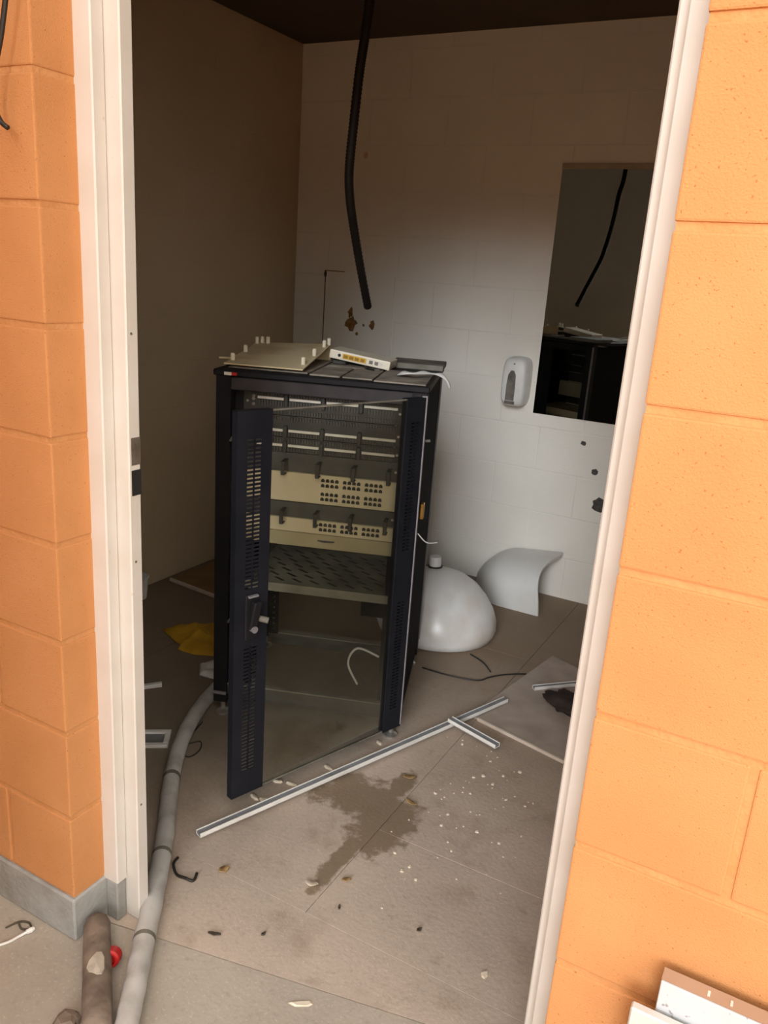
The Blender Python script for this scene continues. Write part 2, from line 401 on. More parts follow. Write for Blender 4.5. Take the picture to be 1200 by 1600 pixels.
struct(MB().box(-3.2, 4.4, -0.35, YB + 0.5, 2.62, 2.72).build('roof', M['roof']))
# unseen walls added to block and tint the daylight
struct(MB().box(-0.60, -0.42, -2.2, -0.01, 0, 2.62).build('shade_wall_left', M['shade_wall']))  # added beside the doorway to cut sky light on the left blocks
struct(MB().box(-0.25, 0.46, -1.75, -1.45, 0, 2.62).build('sun_blocker', M['orange']))  # added behind the camera to keep the sun off the left blocks
struct(MB().box(-14, 14, -15.8, -15.5, 0, 3.4).build('horizon_blocker', M['outer_tan']))  # added far off to hide the low sky and return warm light

# pressed steel door frame
AY0, AY1, AY2, AY3 = 0.083, 0.112, 0.1395, 0.142
lx = [0.0, 0.040, 0.074]; rx = [EDGE_R, 0.974, 0.957]
fr = struct(MB().prism([(-0.01, AY0), (lx[1], AY0), (lx[1], AY1), (-0.01, AY1)], ZB - 0.006, 2.13).prism([(-0.01, AY1), (lx[2], AY1), (lx[2], AY3), (-0.01, AY3)], 0.0, 2.13)
            .build('trim_1', M['frame'], bevel=0.0025))
struct(MB().prism([(EDGE_R + 0.01, AY0), (rx[1], AY0), (rx[1], AY1), (rx[2], AY1), (rx[2], AY3), (EDGE_R + 0.01, AY3)], 0.0, 2.13)
       .build('trim_2', M['frame'], bevel=0.0025))
struct(MB().box(lx[1], rx[1], AY0, AY1, 2.09, 2.13).box(lx[1], rx[1], AY1, AY3, 2.055, 2.13).build('trim_3', M['frame']))
# keeper in the left jamb: two rectangular openings and their rims
for z0, z1, mt in ((1.055, 1.108, 'strike'), (0.995, 1.045, 'black_gap')):
    MB().box(lx[2] - 0.002, lx[2] + 0.0008, AY1 + 0.006, AY2 + 0.002, z0, z1).build('strike_plate', M[mt], fr)
for z in (0.86, 0.30, 1.30):
    MB().lathe([(0.0025, 0), (0.0025, 0.001)], 10).build('screw_head', M['strike'], fr).matrix_local = Matrix.Translation((lx[2], AY1 + 0.012, z)) @ Matrix.Rotation(R(90), 4, 'Y')

# ------------------------------------------------------------------ server rack
RX, RY, RA = -0.365, 0.877, R(20.85)
W, D, Z0, Z1 = 0.62, 0.56, 0.05, 1.14
rack = empty('server_rack', (RX, RY, 0), RA)
tag(rack, 'open black steel server rack with its glazed front door swung out', 'server rack')
PW = 0.045
for x in (0, W - PW):
    for y in (0, D - PW):
        MB().box(x, x + PW, y, y + PW, Z0, Z1 - 0.02).build('post', M['black'], rack, bevel=0.002)
# top with a folded lip, dusty vent plates and a raised rear cover
MB().box(-0.006, W + 0.006, -0.008, D + 0.004, Z1 - 0.022, Z1 - 0.004).build('top_panel', M['black'], rack, bevel=0.003)
for x0, x1, y0, y1 in ((0.27, 0.36, 0.03, 0.26), (0.367, 0.455, 0.03, 0.26), (0.462, 0.612, 0.012, 0.30), (0.02, 0.26, 0.05, 0.5), (0.27, 0.44, 0.27, 0.5)):
    MB().box(x0, x1, y0, y1, Z1 - 0.006, Z1).build('vent_plate', M['dusty'], rack, bevel=0.0015)
MB().box(0.455, W + 0.012, 0.40, D + 0.006, Z1 - 0.004, Z1 + 0.014).build('rear_cover', M['dusty_dark'], rack, bevel=0.002)
MB().box(PW, W - 0.014, 0.0, 0.03, Z1 - 0.062, Z1 - 0.024).build('header', M['header'], rack, bevel=0.003)
MB().box(PW, W - PW, D - 0.03, D, Z1 - 0.062, Z1 - 0.024).build('header', M['black'], rack, bevel=0.003)
MB().box(W - 0.014, W + 0.002, -0.0035, 0.004, Z0 + 0.01, Z1 - 0.03).build('edge_strip', M['rack_grey'], rack, bevel=0.001)
MB().box(W - 0.004, W + 0.003, D - 0.008, D + 0.002, Z0 + 0.05, Z1 - 0.03).build('edge_strip', M['rack_grey'], rack, bevel=0.001)
MB().box(0.028, 0.05, -0.0095, -0.008, Z1 - 0.019, Z1 - 0.010).build('maker_badge', M['label'], rack)
MB().box(0.05, 0.066, -0.0095, -0.008, Z1 - 0.019, Z1 - 0.010).build('maker_badge', M['red'], rack)
# sides
MB().box(W - 0.006, W - 0.002, PW, D - PW, Z0 + 0.04, Z1 - 0.03).build('side_panel', M['side_black'], rack)
MB().box(0.002, 0.006, PW, D - PW, Z0 + 0.04, Z1 - 0.03).build('side_panel', M['side_black'], rack)
# base bars with pale folded lips
for y0, y1, z0, z1 in ((0.004, 0.022, 0.078, 0.116), (0.030, 0.060, 0.052, 0.074), (D - 0.022, D - 0.004, 0.012, 0.044), (D - 0.07, D - 0.04, 0.060, 0.081)):
    bar = MB().box(PW, W - PW, y0, y1, z0, z1).build('base_bar', M['panel_grey'], rack, bevel=0.003)
    MB().box(PW, W - PW, y0, y1, z1, z1 + 0.004).build('lip', M['shelf'], bar)
for x in (0.006, W - 0.036):
    MB().box(x, x + 0.03, PW, D - PW, 0.052, 0.085).build('base_bar', M['black'], rack, bevel=0.003)
# 19-inch rails with square holes
def rail(x0, x1, y):
    mb = MB(); cx = (x0 + x1) / 2; hw = 0.006
    mb.box(x0, cx - hw, y, y + 0.003, 0.09, Z1 - 0.03); mb.box(cx + hw, x1, y, y + 0.003, 0.09, Z1 - 0.03)
    z = 0.09; p = 0.0222
    while z + p < Z1 - 0.03:
        mb.box(cx - hw, cx + hw, y, y + 0.003, z, z + p - 0.010); z += p
    mb.box(x0 if x0 < 0.3 else x1 - 0.003, x0 + 0.003 if x0 < 0.3 else x1, y + 0.003, y + 0.06, 0.09, Z1 - 0.03)
    mb.build('rail', M['black'], rack)
rail(0.05, 0.088, 0.062); rail(W - 0.088, W - 0.05, 0.062); rail(0.05, 0.088, 0.47); rail(W - 0.088, W - 0.05, 0.47)
# bare screws on the left rail, hinge pins, levelling feet
for z in (1.076, 1.058, 1.049, 1.034):
    MB().lathe([(0.0055, 0), (0.0055, 0.003), (0.003, 0.005)], 10).build('rail_screw', M['chrome'], rack).matrix_local = Matrix.Translation((0.098, 0.058, z)) @ Matrix.Rotation(R(90), 4, 'X')
MB().box(0.0, 0.11, 0.059, 0.062, 0.09, Z1 - 0.03).build('blanking_strip', M['black'], rack)
for z in (0.934, 0.348):
    MB().tube([(0.048, -0.006, z - 0.006), (0.056, -0.012, z + 0.006)], 0.004, 8).build('hinge_pin', M['chrome'], rack)
MB().tube([(0.0, -0.006, 0.088), (0.045, -0.006, 0.088)], 0.006, 8).build('hinge_pin', M['rack_grey'], rack)
MB().tube([(W + 0.002, 0.03, 0.975), (W + 0.016, 0.026, 0.978)], 0.004, 8).build('side_latch', M['chrome'], rack)
MB().box(W - 0.002, W + 0.010, 0.10, 0.125, 0.715, 0.765).build('side_latch', M['brass'], rack, bevel=0.002)
for x, y in ((0.025, 0.025), (W - 0.03, 0.02), (0.025, D - 0.025), (W - 0.025, D - 0.025)):
    MB().lathe([(0.022, 0), (0.022, 0.008), (0.008, 0.016), (0.007, Z0 + 0.002)], 16, (x, y, 0)).build('foot', M['chrome'], rack)
# rear: half-height back panel
MB().box(0.05, 0.34, D - 0.012, D - 0.008, 0.44, Z1 - 0.06).build('rear_panel', M['black'], rack)
MB().box(0.39, W - 0.05, D - 0.012, D - 0.008, 0.17, 0.275).build('rear_panel', M['black'], rack)

# front door, hinged on the right, opened about fifty degrees
DL, DT = 0.622, 0.022
DZ0, DZ1 = 0.055, 1.106
DA = R(251.4) - RA - math.pi          # angle of the door's own -x axis seen in rack space
def stile(width, zones, x_latch):
    """flat strip along local -x from x_latch, with rows of slots; outer face towards -y"""
    mb = MB(); x1 = x_latch + width; a, c = x_latch + width * 0.30, x_latch + width * 0.70
    t = 0.0025
    mb.box(x_latch, a, 0, t, DZ0, DZ1); mb.box(c, x1, 0, t, DZ0, DZ1)
    z = DZ0
    mid = (a + c) / 2
    for z0, z1 in zones:
        mb.box(a, c, 0, t, z, z0); z = z0
        i = 0
        while z + 0.0105 < z1:
            mb.box(a, c, 0, t, z + 0.0048, z + 0.0105); z += 0.0105
            i += 1
        mb.box(mid - 0.002, mid + 0.002, 0, t, z0, z)
    mb.box(a, c, 0, t, z, DZ1)
    # folded returns
    mb.box(x_latch, x_latch + 0.002, t, DT, DZ0, DZ1); mb.box(x1 - 0.002, x1, t, DT * 0.6, DZ0, DZ1)
    mb.box(x_latch, x1, t, DT, DZ0, DZ0 + 0.002); mb.box(x_latch, x1, t, DT, DZ1 - 0.002, DZ1)
    return mb
door = stile(0.10, [(0.13, 0.505), (0.655, 1.045)], -DL).build('door', M['door_black'], rack)
door.location = (W - 0.002, -0.004, 0); door.rotation_euler = (0, 0, DA)
stile(0.072, [(0.13, 0.505), (0.655, 1.045)], -0.072).build('hinge_stile', M['door_black'], door)
MB().box(-DL + 0.095, -0.068, 0.004, 0.009, DZ0 + 0.004, DZ1 - 0.004).build('glass_pane', M['glass'], door)
MB().box(-DL + 0.10, -0.072, 0.003, 0.010, DZ1 - 0.005, DZ1 - 0.001).build('pane_edge', M['dusty_dark'], door)
MB().box(-DL + 0.10, -0.072, 0.003, 0.010, DZ0 + 0.001, DZ0 + 0.005).build('pane_edge', M['dusty_dark'], door)
MB().box(-DL + 0.030, -DL + 0.070, -0.006, 0.0, 0.515, 0.640).build('handle_plate', M['black'], door, bevel=0.003)
hd = MB().hexa([(-DL + 0.038, -0.014, 0.545), (-DL + 0.062, -0.014, 0.545), (-DL + 0.062, -0.004, 0.545), (-DL + 0.038, -0.004, 0.545)],
               [(-DL + 0.042, -0.030, 0.625), (-DL + 0.066, -0.030, 0.625), (-DL + 0.066, -0.008, 0.625), (-DL + 0.042, -0.008, 0.625)]).build('handle', M['black'], door, bevel=0.004)
MB().tube([(-DL + 0.05, -0.004, 0.548), (-DL + 0.05, -0.02, 0.548)], 0.009, 14).build('lock', M['rack_grey'], door)
MB().tube([(-DL + 0.068, -0.006, 0.572), (-DL + 0.088, -0.022, 0.566)], 0.008, 12).build('latch_knob', M['dusty_dark'], door)
MB().box(-DL + 0.036, -DL + 0.064, -0.012, -0.004, 0.634, 0.639).build('handle_clip', M['rack_grey'], door)

# ------------------------------------------------------------------ equipment on the rails
def unit(name, label, cat, group=None):
    o = empty(name, (RX, RY, 0), RA); return tag(o, label, cat, group)
X0, X1, YF = 0.068, 0.552, 0.056
def ring_mesh(drop, out):
    mb = MB(); w = 0.006
    for a in (0,):
        mb.box(-w, w, -out, 0.0, -0.003, 0.0)
        mb.box(-w, w, -out, -out + 0.003, -drop, 0.0)
        mb.box(-w, w, -out, -out * 0.35, -drop - 0.003, -drop)
    return mb
def punch_panel(label, z0, z1, zs, combs):
    u = unit('patch_panel', label, 'patch panel', 'dark patch panels at the top of the rack')
    MB().box(X0, X1, YF, YF + 0.003, z0, z1).build('face_plate', M['panel_dark'], u)
    MB().box(X0 + 0.03, X1 - 0.03, YF + 0.003, YF + 0.05, z0 + 0.006, z1 - 0.004).build('body', M['panel_dark'], u)
    xs_ = [X0 + 0.035, 0.2, 0.312, 0.425, 0.542]
    for i in range(4):
        MB().box(xs_[i] + 0.009, xs_[i + 1] - 0.009, YF - 0.006, YF, zs - 0.0035, zs + 0.0035).build('label_strip', M['label'], u)
    for i in range(1, 4):
        MB().box(xs_[i] - 0.006, xs_[i] + 0.006, YF - 0.012, YF, zs - 0.022, zs + 0.016).build('divider', M['panel_dark'], u, bevel=0.002)
    for c0, c1 in combs:
        mb = MB(); x = X0 + 0.04
        while x < X1 - 0.02:
            if min(abs(x - v) for v in xs_) > 0.008: mb.box(x, x + 0.0035, YF - 0.007, YF, c0, c1)
            x += 0.0085
        o = mb.build('punch_down_teeth', M['panel_grey'], u); o['kind'] = 'stuff'
    for x in (X0 + 0.012, X1 - 0.012):
        MB().lathe([(0.004, 0), (0.004, 0.003)], 8).build('screw', M['chrome'], u).matrix_local = Matrix.Translation((x, YF, (z0 + z1) / 2)) @ Matrix.Rotation(R(90), 4, 'X')
punch_panel('topmost dark patch panel in the rack, right under the header', 1.008, 1.076, 1.056, [(1.063, 1.074), (1.035, 1.049), (1.012, 1.024)])
punch_panel('dark patch panel with white strip, second from the top of the rack', 0.943, 1.006, 0.962, [(0.993, 1.003), (0.946, 0.956)])
punch_panel('dark patch panel just above the finger cable manager and beige panel', 0.897, 0.941, 0.917, [(0.926, 0.938), (0.899, 0.910)])
RING = ring_mesh(0.040, 0.045).mesh('ring', M['panel_dark'], bevel=0.001)
def manager(label, z0, z1):
    u = unit('cable_manager', label, 'cable manager', 'cable managers in the rack')
    MB().box(X0, X1, YF, YF + 0.003, z0, z1).build('face_plate', M['panel_grey'], u)
    MB().box(X0, X1, YF + 0.003, YF + 0.018, z1 - 0.003, z1).build('flange', M['panel_grey'], u)
    for x in (0.205, 0.310, 0.418, 0.524):
        link('ring', RING, u, (x, YF, z1 - 0.018))
    for x in (X0 + 0.012, X1 - 0.012):
        MB().lathe([(0.004, 0), (0.004, 0.003)], 8).build('screw', M['chrome'], u).matrix_local = Matrix.Translation((x, YF, (z0 + z1) / 2)) @ Matrix.Rotation(R(90), 4, 'X')
manager('grey cable manager whose hooks overhang the taller beige patch panel', 0.838, 0.895)
manager('grey cable manager between the two beige units in the rack', 0.694, 0.741)
PORT = MB().add([(-0.0055, -0.0012, -0.005), (0.0055, -0.0012, -0.005), (0.0055, -0.0012, 0.003), (0.003, -0.0012, 0.003), (0.003, -0.0012, 0.0055), (-0.003, -0.0012, 0.0055), (-0.003, -0.0012, 0.003), (-0.0055, -0.0012, 0.003),
                 (-0.0055, 0.001, -0.005), (0.0055, 0.001, -0.005), (0.0055, 0.001, 0.003), (0.003, 0.001, 0.003), (0.003, 0.001, 0.0055), (-0.003, 0.001, 0.0055), (-0.003, 0.001, 0.003), (-0.0055, 0.001, 0.003)],
                [(0, 1, 2, 3, 4, 5, 6, 7)] + [(i, 8 + i, 8 + (i + 1) % 8, (i + 1) % 8) for i in range(8)]).mesh('port', M['port'])
def ports(u, rows, yf):
    for z in rows:
        for gi in range(3):
            for k in range(4):
                link('port', PORT, u, (0.321 + gi * 0.0672 + k * 0.0143, yf, z))
u = unit('patch_panel', 'beige patch panel with two bands of square black ports', 'patch panel')
MB().box(X0, X1, YF - 0.004, YF + 0.04, 0.744, 0.836).build('face_plate', M['beige'], u, bevel=0.002)
ports(u, (0.820, 0.804, 0.777, 0.761), YF - 0.004)
u = unit('network_switch', 'beige network switch with a single band of square black ports', 'network switch')
MB().box(X0, X1, YF - 0.006, YF + 0.26, 0.648, 0.692).build('case', M['beige'], u, bevel=0.002)
ports(u, (0.680, 0.664), YF - 0.006)
u = unit('network_appliance', 'plain dull beige unit with oval badge beneath the network switch', 'network unit')
MB().hexa([(X0, YF + 0.004, 0.598), (X1, YF + 0.004, 0.598), (X1, YF + 0.28, 0.598), (X0, YF + 0.28, 0.598)],
          [(X0, YF - 0.005, 0.646), (X1, YF - 0.005, 0.646), (X1, YF + 0.28, 0.646), (X0, YF + 0.28, 0.646)]).build('case', M['beige_dark'], u, bevel=0.002)
MB().lathe([(0.001, 0), (0.001, 0.001)], 20, sx=28, sy=5).build('badge', M['panel_dark'], u).matrix_local = Matrix.Translation((0.339, YF - 0.001, 0.626)) @ Matrix.Rotation(R(79), 4, 'X')
# vented shelf
u = unit('rack_shelf', 'dusty vented steel shelf in the lower half of the rack', 'shelf')
MB().box(X0 + 0.02, X1 - 0.02, YF + 0.004, 0.50, 0.462, 0.466).build('deck', M['shelf'], u)
MB().box(X0, X1, YF, YF + 0.004, 0.440, 0.468).build('front_lip', M['shelf'], u)
for x in (X0 + 0.018, X1 - 0.020):
    MB().box(x, x + 0.002, YF + 0.004, 0.50, 0.466, 0.505).build('side_flange', M['panel_dark'], u)
SL = MB().hexa([(-0.020, 0.010, 0), (-0.012, 0.014, 0), (0.020, -0.010, 0), (0.012, -0.014, 0)], [(-0.020, 0.010, 0.001), (-0.012, 0.014, 0.001), (0.020, -0.010, 0.001), (0.012, -0.014, 0.001)]).mesh('vent_slot', M['port'])
for j in range(7):
    for i in range(7):
        link('vent_slot', SL, u, (0.125 + i * 0.058 + (0.029 if j % 2 else 0), YF + 0.045 + j * 0.045, 0.4656))

# ------------------------------------------------------------------ things on top of the rack
pl = unit('equipment_lid', 'cream metal lid with small pegs lying tilted on the rack', 'lid')
A, B_, C_, D_ = Vector((0.011, 0.035, 1.146)), Vector((0.249, 0.035, 1.146)), Vector((0.252, 0.42, 1.190)), Vector((-0.008, 0.42, 1.176))
t = Vector((0, 0, 0.004))
MB().hexa([A, B_, C_, D_], [A + t, B_ + t, C_ + t, D_ + t]).build('plate', M['cream'], pl, bevel=0.001)
dn = Vector((0, 0, 1.1405))
MB().hexa([(D_.x, 0.415, 1.1405), (C_.x, 0.415, 1.1405), (C_.x, 0.42, 1.1405), (D_.x, 0.42, 1.1405)], [D_ + Vector((0, -0.005, 0.001)), C_ + Vector((0, -0.005, 0.001)), C_, D_]).build('rear_flange', M['cream'], pl)
PEG = MB().lathe([(0.0065, 0), (0.0065, 0.020), (0.0045, 0.023)], 10).mesh('peg', M['peg'], smooth=False)
for s, tt in ((0.06, 0.12), (0.06, 0.5), (0.04, 0.93), (0.10, 0.96), (0.94, 0.16), (0.95, 0.5), (0.95, 0.86), (0.98, 0.96), (0.18, 0.95)):
    p = (A * (1 - s) + B_ * s) * (1 - tt) + (D_ * (1 - s) + C_ * s) * tt
    link('peg', PEG, pl, p + Vector((0, 0, 0.003)))

ro = empty('router', (0, 0, 0)); tag(ro, 'small white router with a yellow socket row on the rack', 'router')
ro.matrix_world = Matrix.Translation((RX, RY, 0)) @ Matrix.Rotation(RA, 4, 'Z') @ Matrix.Translation((0.272, 0.29, 1.1635)) @ Matrix.Rotation(R(-4), 4, 'Z') @ Matrix.Rotation(R(7.2), 4, 'Y')
MB().box(0, 0.20, 0, 0.115, 0, 0.028).build('case', M['router'], ro, bevel=0.004, bseg=2)
MB().box(0.044, 0.122, -0.0015, 0.003, 0.006, 0.021).build('socket_strip', M['yellow'], ro, bevel=0.001)
for i in range(4):
    MB().box(0.048 + i * 0.0185, 0.0615 + i * 0.0185, -0.0022, 0.001, 0.0085, 0.018).build('socket', mat('socket_amber_%d' % i, (0.36, 0.19, 0.012), None, 20, 0.5), ro)
MB().lathe([(0.005, 0), (0.005, 0.002)], 12).build('power_jack', M['port'], ro).matrix_local = Matrix.Translation((0.033, 0.0, 0.014)) @ Matrix.Rotation(R(90), 4, 'X')
for x in (0.132, 0.150, 0.166):
    MB().box(x, x + 0.012, -0.001, 0.002, 0.008, 0.019).build('socket', M['dispenser_grey'] if x < 0.16 else M['label'], ro)
ad = empty('power_adapter', (RX, RY, 0), RA); tag(ad, 'dark power adapter wedged under the router on the rack', 'adapter')
MB().box(0.278, 0.325, 0.315, 0.39, Z1 + 0.0002, Z1 + 0.0175).build('case', M['panel_dark'], ad, bevel=0.004)
MB().tube(spline([(0.325, 0.35, Z1 + 0.006), (0.36, 0.33, Z1 + 0.004), (0.39, 0.30, Z1 + 0.004), (0.40, 0.25, Z1 + 0.004), (0.43, 0.22, Z1 + 0.004)], 4), 0.003, 6).build('lead', M['wire_black'], ad)
wt = empty('plastic_wrap', (RX, RY, 0), RA); tag(wt, 'torn white plastic strip draped over the front right rack corner', 'plastic strip')
mb = MB(); pts = spline([(0.52, 0.16, Z1 + 0.006), (0.555, 0.12, Z1 + 0.016), (0.59, 0.15, Z1 + 0.014), (0.63, 0.19, Z1 + 0.012), (0.66, 0.20, Z1 - 0.006), (0.672, 0.20, Z1 - 0.03)], 5)
vs = []; fs = []
for i, p in enumerate(pts):
    w_ = 0.018 * (1 - i / len(pts) * 0.8) + 0.002 * math.sin(i * 0.9)
    zz = 0.004 * math.sin(i * 0.8)
    for s_, dz in ((-1, 0.0), (0, 0.005 + zz), (1, 0.0)):
        vs.append((p.x + s_ * w_ * 0.4, p.y + s_ * w_, max(p.z + dz, Z1 + 0.001) if p.x < W else p.z + dz))
    for s_, dz in ((1, -0.0025), (0, 0.0025 + zz), (-1, -0.0025)):
        vs.append((p.x + s_ * w_ * 0.4, p.y + s_ * w_, max(p.z + dz, Z1 + 0.0004) if p.x < W else p.z + dz))
for i in range(len(pts) - 1):
    for k in range(6):
        fs.append((i * 6 + k, i * 6 + (k + 1) % 6, (i + 1) * 6 + (k + 1) % 6, (i + 1) * 6 + k))
fs += [tuple(range(6))[::-1], tuple((len(pts) - 1) * 6 + k for k in range(6))]
mb.add(vs, fs).build('strip', M['white'], wt, smooth=True)
st = MB().box(-0.045, 0.03, 0.30, 0.306, Z1 + 0.0205, Z1 + 0.024)
o = MB().tube([(-0.06, 0.20, Z1 + 0.004), (0.0, 0.22, Z1 + 0.004), (0.02, 0.215, Z1 + 0.004)], 0.0035, 6).build('pale_stick', M['cream']); o.location = (RX, RY, 0); o.rotation_euler = (0, 0, RA)
tag(o, 'thin pale stick poking over the rear left of the rack top', 'stick')
o = MB().tube(spline([(0.54, -0.03, 0.30), (0.47, -0.02, 0.315), (0.44, 0.0, 0.25), (0.47, 0.02, 0.17)], 8), 0.0035, 8).build('white_lead', M['white'], smooth=True)
o.location = (RX, RY, 0); o.rotation_euler = (0, 0, RA); o.location.z = 0.0
tag(o, 'short curved white lead hanging low inside the rack', 'cable')
o = MB().tube(spline([(W + 0.004, 0.02, 0.695), (W + 0.03, 0.05, 0.66), (W + 0.06, 0.09, 0.65)], 5), 0.0018, 6).build('thin_wire', M['white'])
o.location = (RX, RY, 0); o.rotation_euler = (0, 0, RA); tag(o, 'thin pale wire sticking out of the right side of the rack', 'wire')

# ------------------------------------------------------------------ hanging conduits
pts = [(-0.05, 1.12, 2.454), (-0.055, 1.12, 2.30), (-0.066, 1.13, 2.124), (-0.073, 1.125, 2.031), (-0.086, 1.13, 1.957), (-0.096, 1.13, 1.829), (-0.109, 1.14, 1.716), (-0.117, 1.16, 1.65), (-0.124, 1.195, 1.583), (-0.147, 1.29, 1.459), (-0.171, 1.40, 1.322)]
P_ = spline(pts, 24)
o = MB().tube(P_, [0.0125 + (0.0012 if i % 2 else -0.0004) for i in range(len(P_))], 12).build('hanging_conduit', M['conduit_black'], smooth=True)
tag(o, 'thick black conduit hanging from the ceiling above the rack', 'conduit')
o = MB().tube(spline([(0.06, -0.03, 2.62), (0.02, -0.03, 1.95), (-0.006, -0.03, 1.828), (-0.028, -0.03, 1.752), (-0.049, -0.03, 1.70), (-0.057, -0.03, 1.654), (-0.044, -0.03, 1.628), (-0.027, -0.03, 1.617)], 8), 0.0042, 8).build('outdoor_cable', M['wire_black'], smooth=True)
tag(o, 'black cable hooked upward outside, against the left orange blocks', 'cable')

# ------------------------------------------------------------------ on the back wall
mi = empty('wall_mirror', (0.036, YB - 0.003, 0.862)); tag(mi, 'frameless rectangular mirror on the white back wall', 'mirror')
MB().box(0, 0.60, -0.006, 0.0, 0, 1.042).build('glass', M['mirror'], mi)
MB().box(-0.002, 0.602, -0.009, 0.0, 1.042, 1.064).build('top_bevel', M['bevel_reflection'], mi, bevel=0.001)  # stands for the bevelled glass edge, its pale reflection painted on
sd = empty('soap_dispenser', (-0.048, YB - 0.003, 0.885)); tag(sd, 'white soap dispenser with a grey window beside the mirror', 'soap dispenser')
pr = []
for a in range(20):
    an = 2 * math.pi * a / 20
    pr.append((math.copysign(abs(math.cos(an)) ** 0.45, math.cos(an)) * 0.058, 0.112 + math.copysign(abs(math.sin(an)) ** 0.45, math.sin(an)) * 0.112))
vs = []; fs = []
lay = [(0.0, 1.0), (-0.05, 1.0), (-0.075, 0.97), (-0.088, 0.90), (-0.092, 0.80)]
for y, s_ in lay:
    for x, z in pr: vs.append((x * s_, y, 0.112 + (z - 0.112) * s_))
for j in range(len(lay) - 1):
    for k in range(20): fs.append((j * 20 + k, j * 20 + (k + 1) % 20, (j + 1) * 20 + (k + 1) % 20, (j + 1) * 20 + k))
fs += [tuple(range(20)), tuple(80 + k for k in range(20))[::-1]]
smooth_by_angle(MB().add(vs, fs).build('body', M['white'], sd), 50)
wv = [(-0.022, 0.03), (0.020, 0.03), (0.020, 0.10), (0.018, 0.145), (0.008, 0.165), (-0.006, 0.165), (-0.018, 0.145), (-0.022, 0.10)]
MB().add([(x - 0.006, -0.0925, z) for x, z in wv] + [(x - 0.006, -0.085, z) for x, z in wv], [tuple(range(8))] + [(i, (i + 1) % 8, 8 + (i + 1) % 8, 8 + i) for i in range(8)]).build('window', M['dispenser_grey'], sd)
MB().box(-0.03, 0.018, -0.0935, -0.085, 0.014, 0.028).build('push_tab', M['dispenser_grey'], sd)
MB().lathe([(0.004, 0), (0.004, 0.002)], 10).build('lock', M['rack_grey'], sd).matrix_local = Matrix.Translation((0.0, -0.091, 0.195)) @ Matrix.Rotation(R(90), 4, 'X')
def wall_patch(name, label, cat, x, z, rx_, rz_, mt, seed, thick=0.0012, n=14, jag=0.35):
    rr = random.Random(seed); pts_ = []
    for k in range(n):
        a = 2 * math.pi * k / n; q = 1 + rr.uniform(-jag, jag)
        pts_.append((rx_ * q * math.cos(a), rz_ * q * math.sin(a)))
    vs_ = [(a, 0, c) for a, c in pts_] + [(a, -thick, c) for a, c in pts_]
    o = MB().add(vs_, [tuple(range(n)), tuple(range(n, 2 * n))[::-1]] + [(i, (i + 1) % n, n + (i + 1) % n, n + i) for i in range(n)]).build(name, mt)
    o.location = (x, YB - 0.0024, z); return tag(o, label, cat)
# access patch with its cut line, stains and old fixing holes
pa = empty('access_panel', (-1.133, YB - 0.0035, 1.02)); tag(pa, 'white access panel on the back wall left of the conduit end', 'access panel')
MB().box(0.003, 0.40, -0.003, 0.001, 0, 0.40).build('cover', M['white_block'], pa)
MB().box(-0.004, 0.003, -0.0015, 0.001, 0, 0.404).build('gap_line', M['hole'], pa)
MB().box(-0.004, 0.11, -0.0035, 0.001, 0.400, 0.404).build('gap_line', M['stain'], pa)
MB().lathe([(0.008, 0), (0.008, 0.004)], 10, sy=2.2).build('notch', M['hole'], pa).matrix_local = Matrix.Translation((0.0, 0, 0.385)) @ Matrix.Rotation(R(90), 4, 'X')
for i, (x, z, a, c_, lb) in enumerate([(-0.963, 1.178, 0.034, 0.032, 'large rust stain on the access panel above the rack'), (-0.972, 1.228, 0.015, 0.026, 'narrow rust streak rising from the large stain on the panel'),
                                      (-0.842, 1.178, 0.017, 0.019, 'round dark stain right of the large rust stain'), (-0.893, 1.172, 0.006, 0.006, 'tiny rust spot between the two larger stains'),
                                      (-0.93, 1.125, 0.008, 0.008, 'small rust spot just above the router'), (-0.938, 1.96, 0.010, 0.014, 'faint brown mark high on the back wall beside the conduit')]):
    o = wall_patch('wall_stain', lb, 'stain', x, z, a, c_, M['stain'] if i < 5 else M['tan_edge'], 30 + i)
    if i < 2: o.location.y -= 0.0046
    elif i < 5: o.location.y -= 0.0046
for i, (x, z, a, c_, lb) in enumerate([(0.286, 0.757, 0.013, 0.010, 'topmost small hole in the wall below the mirror'), (0.356, 0.636, 0.015, 0.014, 'middle hole in the wall below the mirror'),
                                      (0.398, 0.486, 0.032, 0.034, 'large square-edged dark hole lowest below the mirror')]):
    wall_patch('pipe_hole', lb, 'hole', x, z, a, c_, M['hole'], 50 + i, thick=0.002, jag=0.18)

# ------------------------------------------------------------------ broken sanitary ware
bw = empty('washbasin', (-0.055, 1.935, 0)); tag(bw, 'white ceramic basin turned upside down behind the rack', 'basin')
prof = [(0.222, 0.0), (0.246, 0.012), (0.256, 0.04), (0.253, 0.075), (0.236, 0.12), (0.208, 0.165), (0.168, 0.21), (0.12, 0.243), (0.07, 0.262), (0.035, 0.270), (0.001, 0.271)]
smooth_by_angle(MB().lathe(prof, 48, sx=1.0, sy=0.94).build('bowl', M['ceramic'], bw), 60)
MB().tube([(-0.035, 0.02, 0.262), (-0.038, 0.02, 0.315)], [0.026, 0.024], 18).build('waste_outlet', M['white'], bw)
MB().tube([(-0.035, 0.02, 0.268), (-0.0352, 0.02, 0.276)], 0.030, 18).build('seal_ring', M['wire_black'], bw)

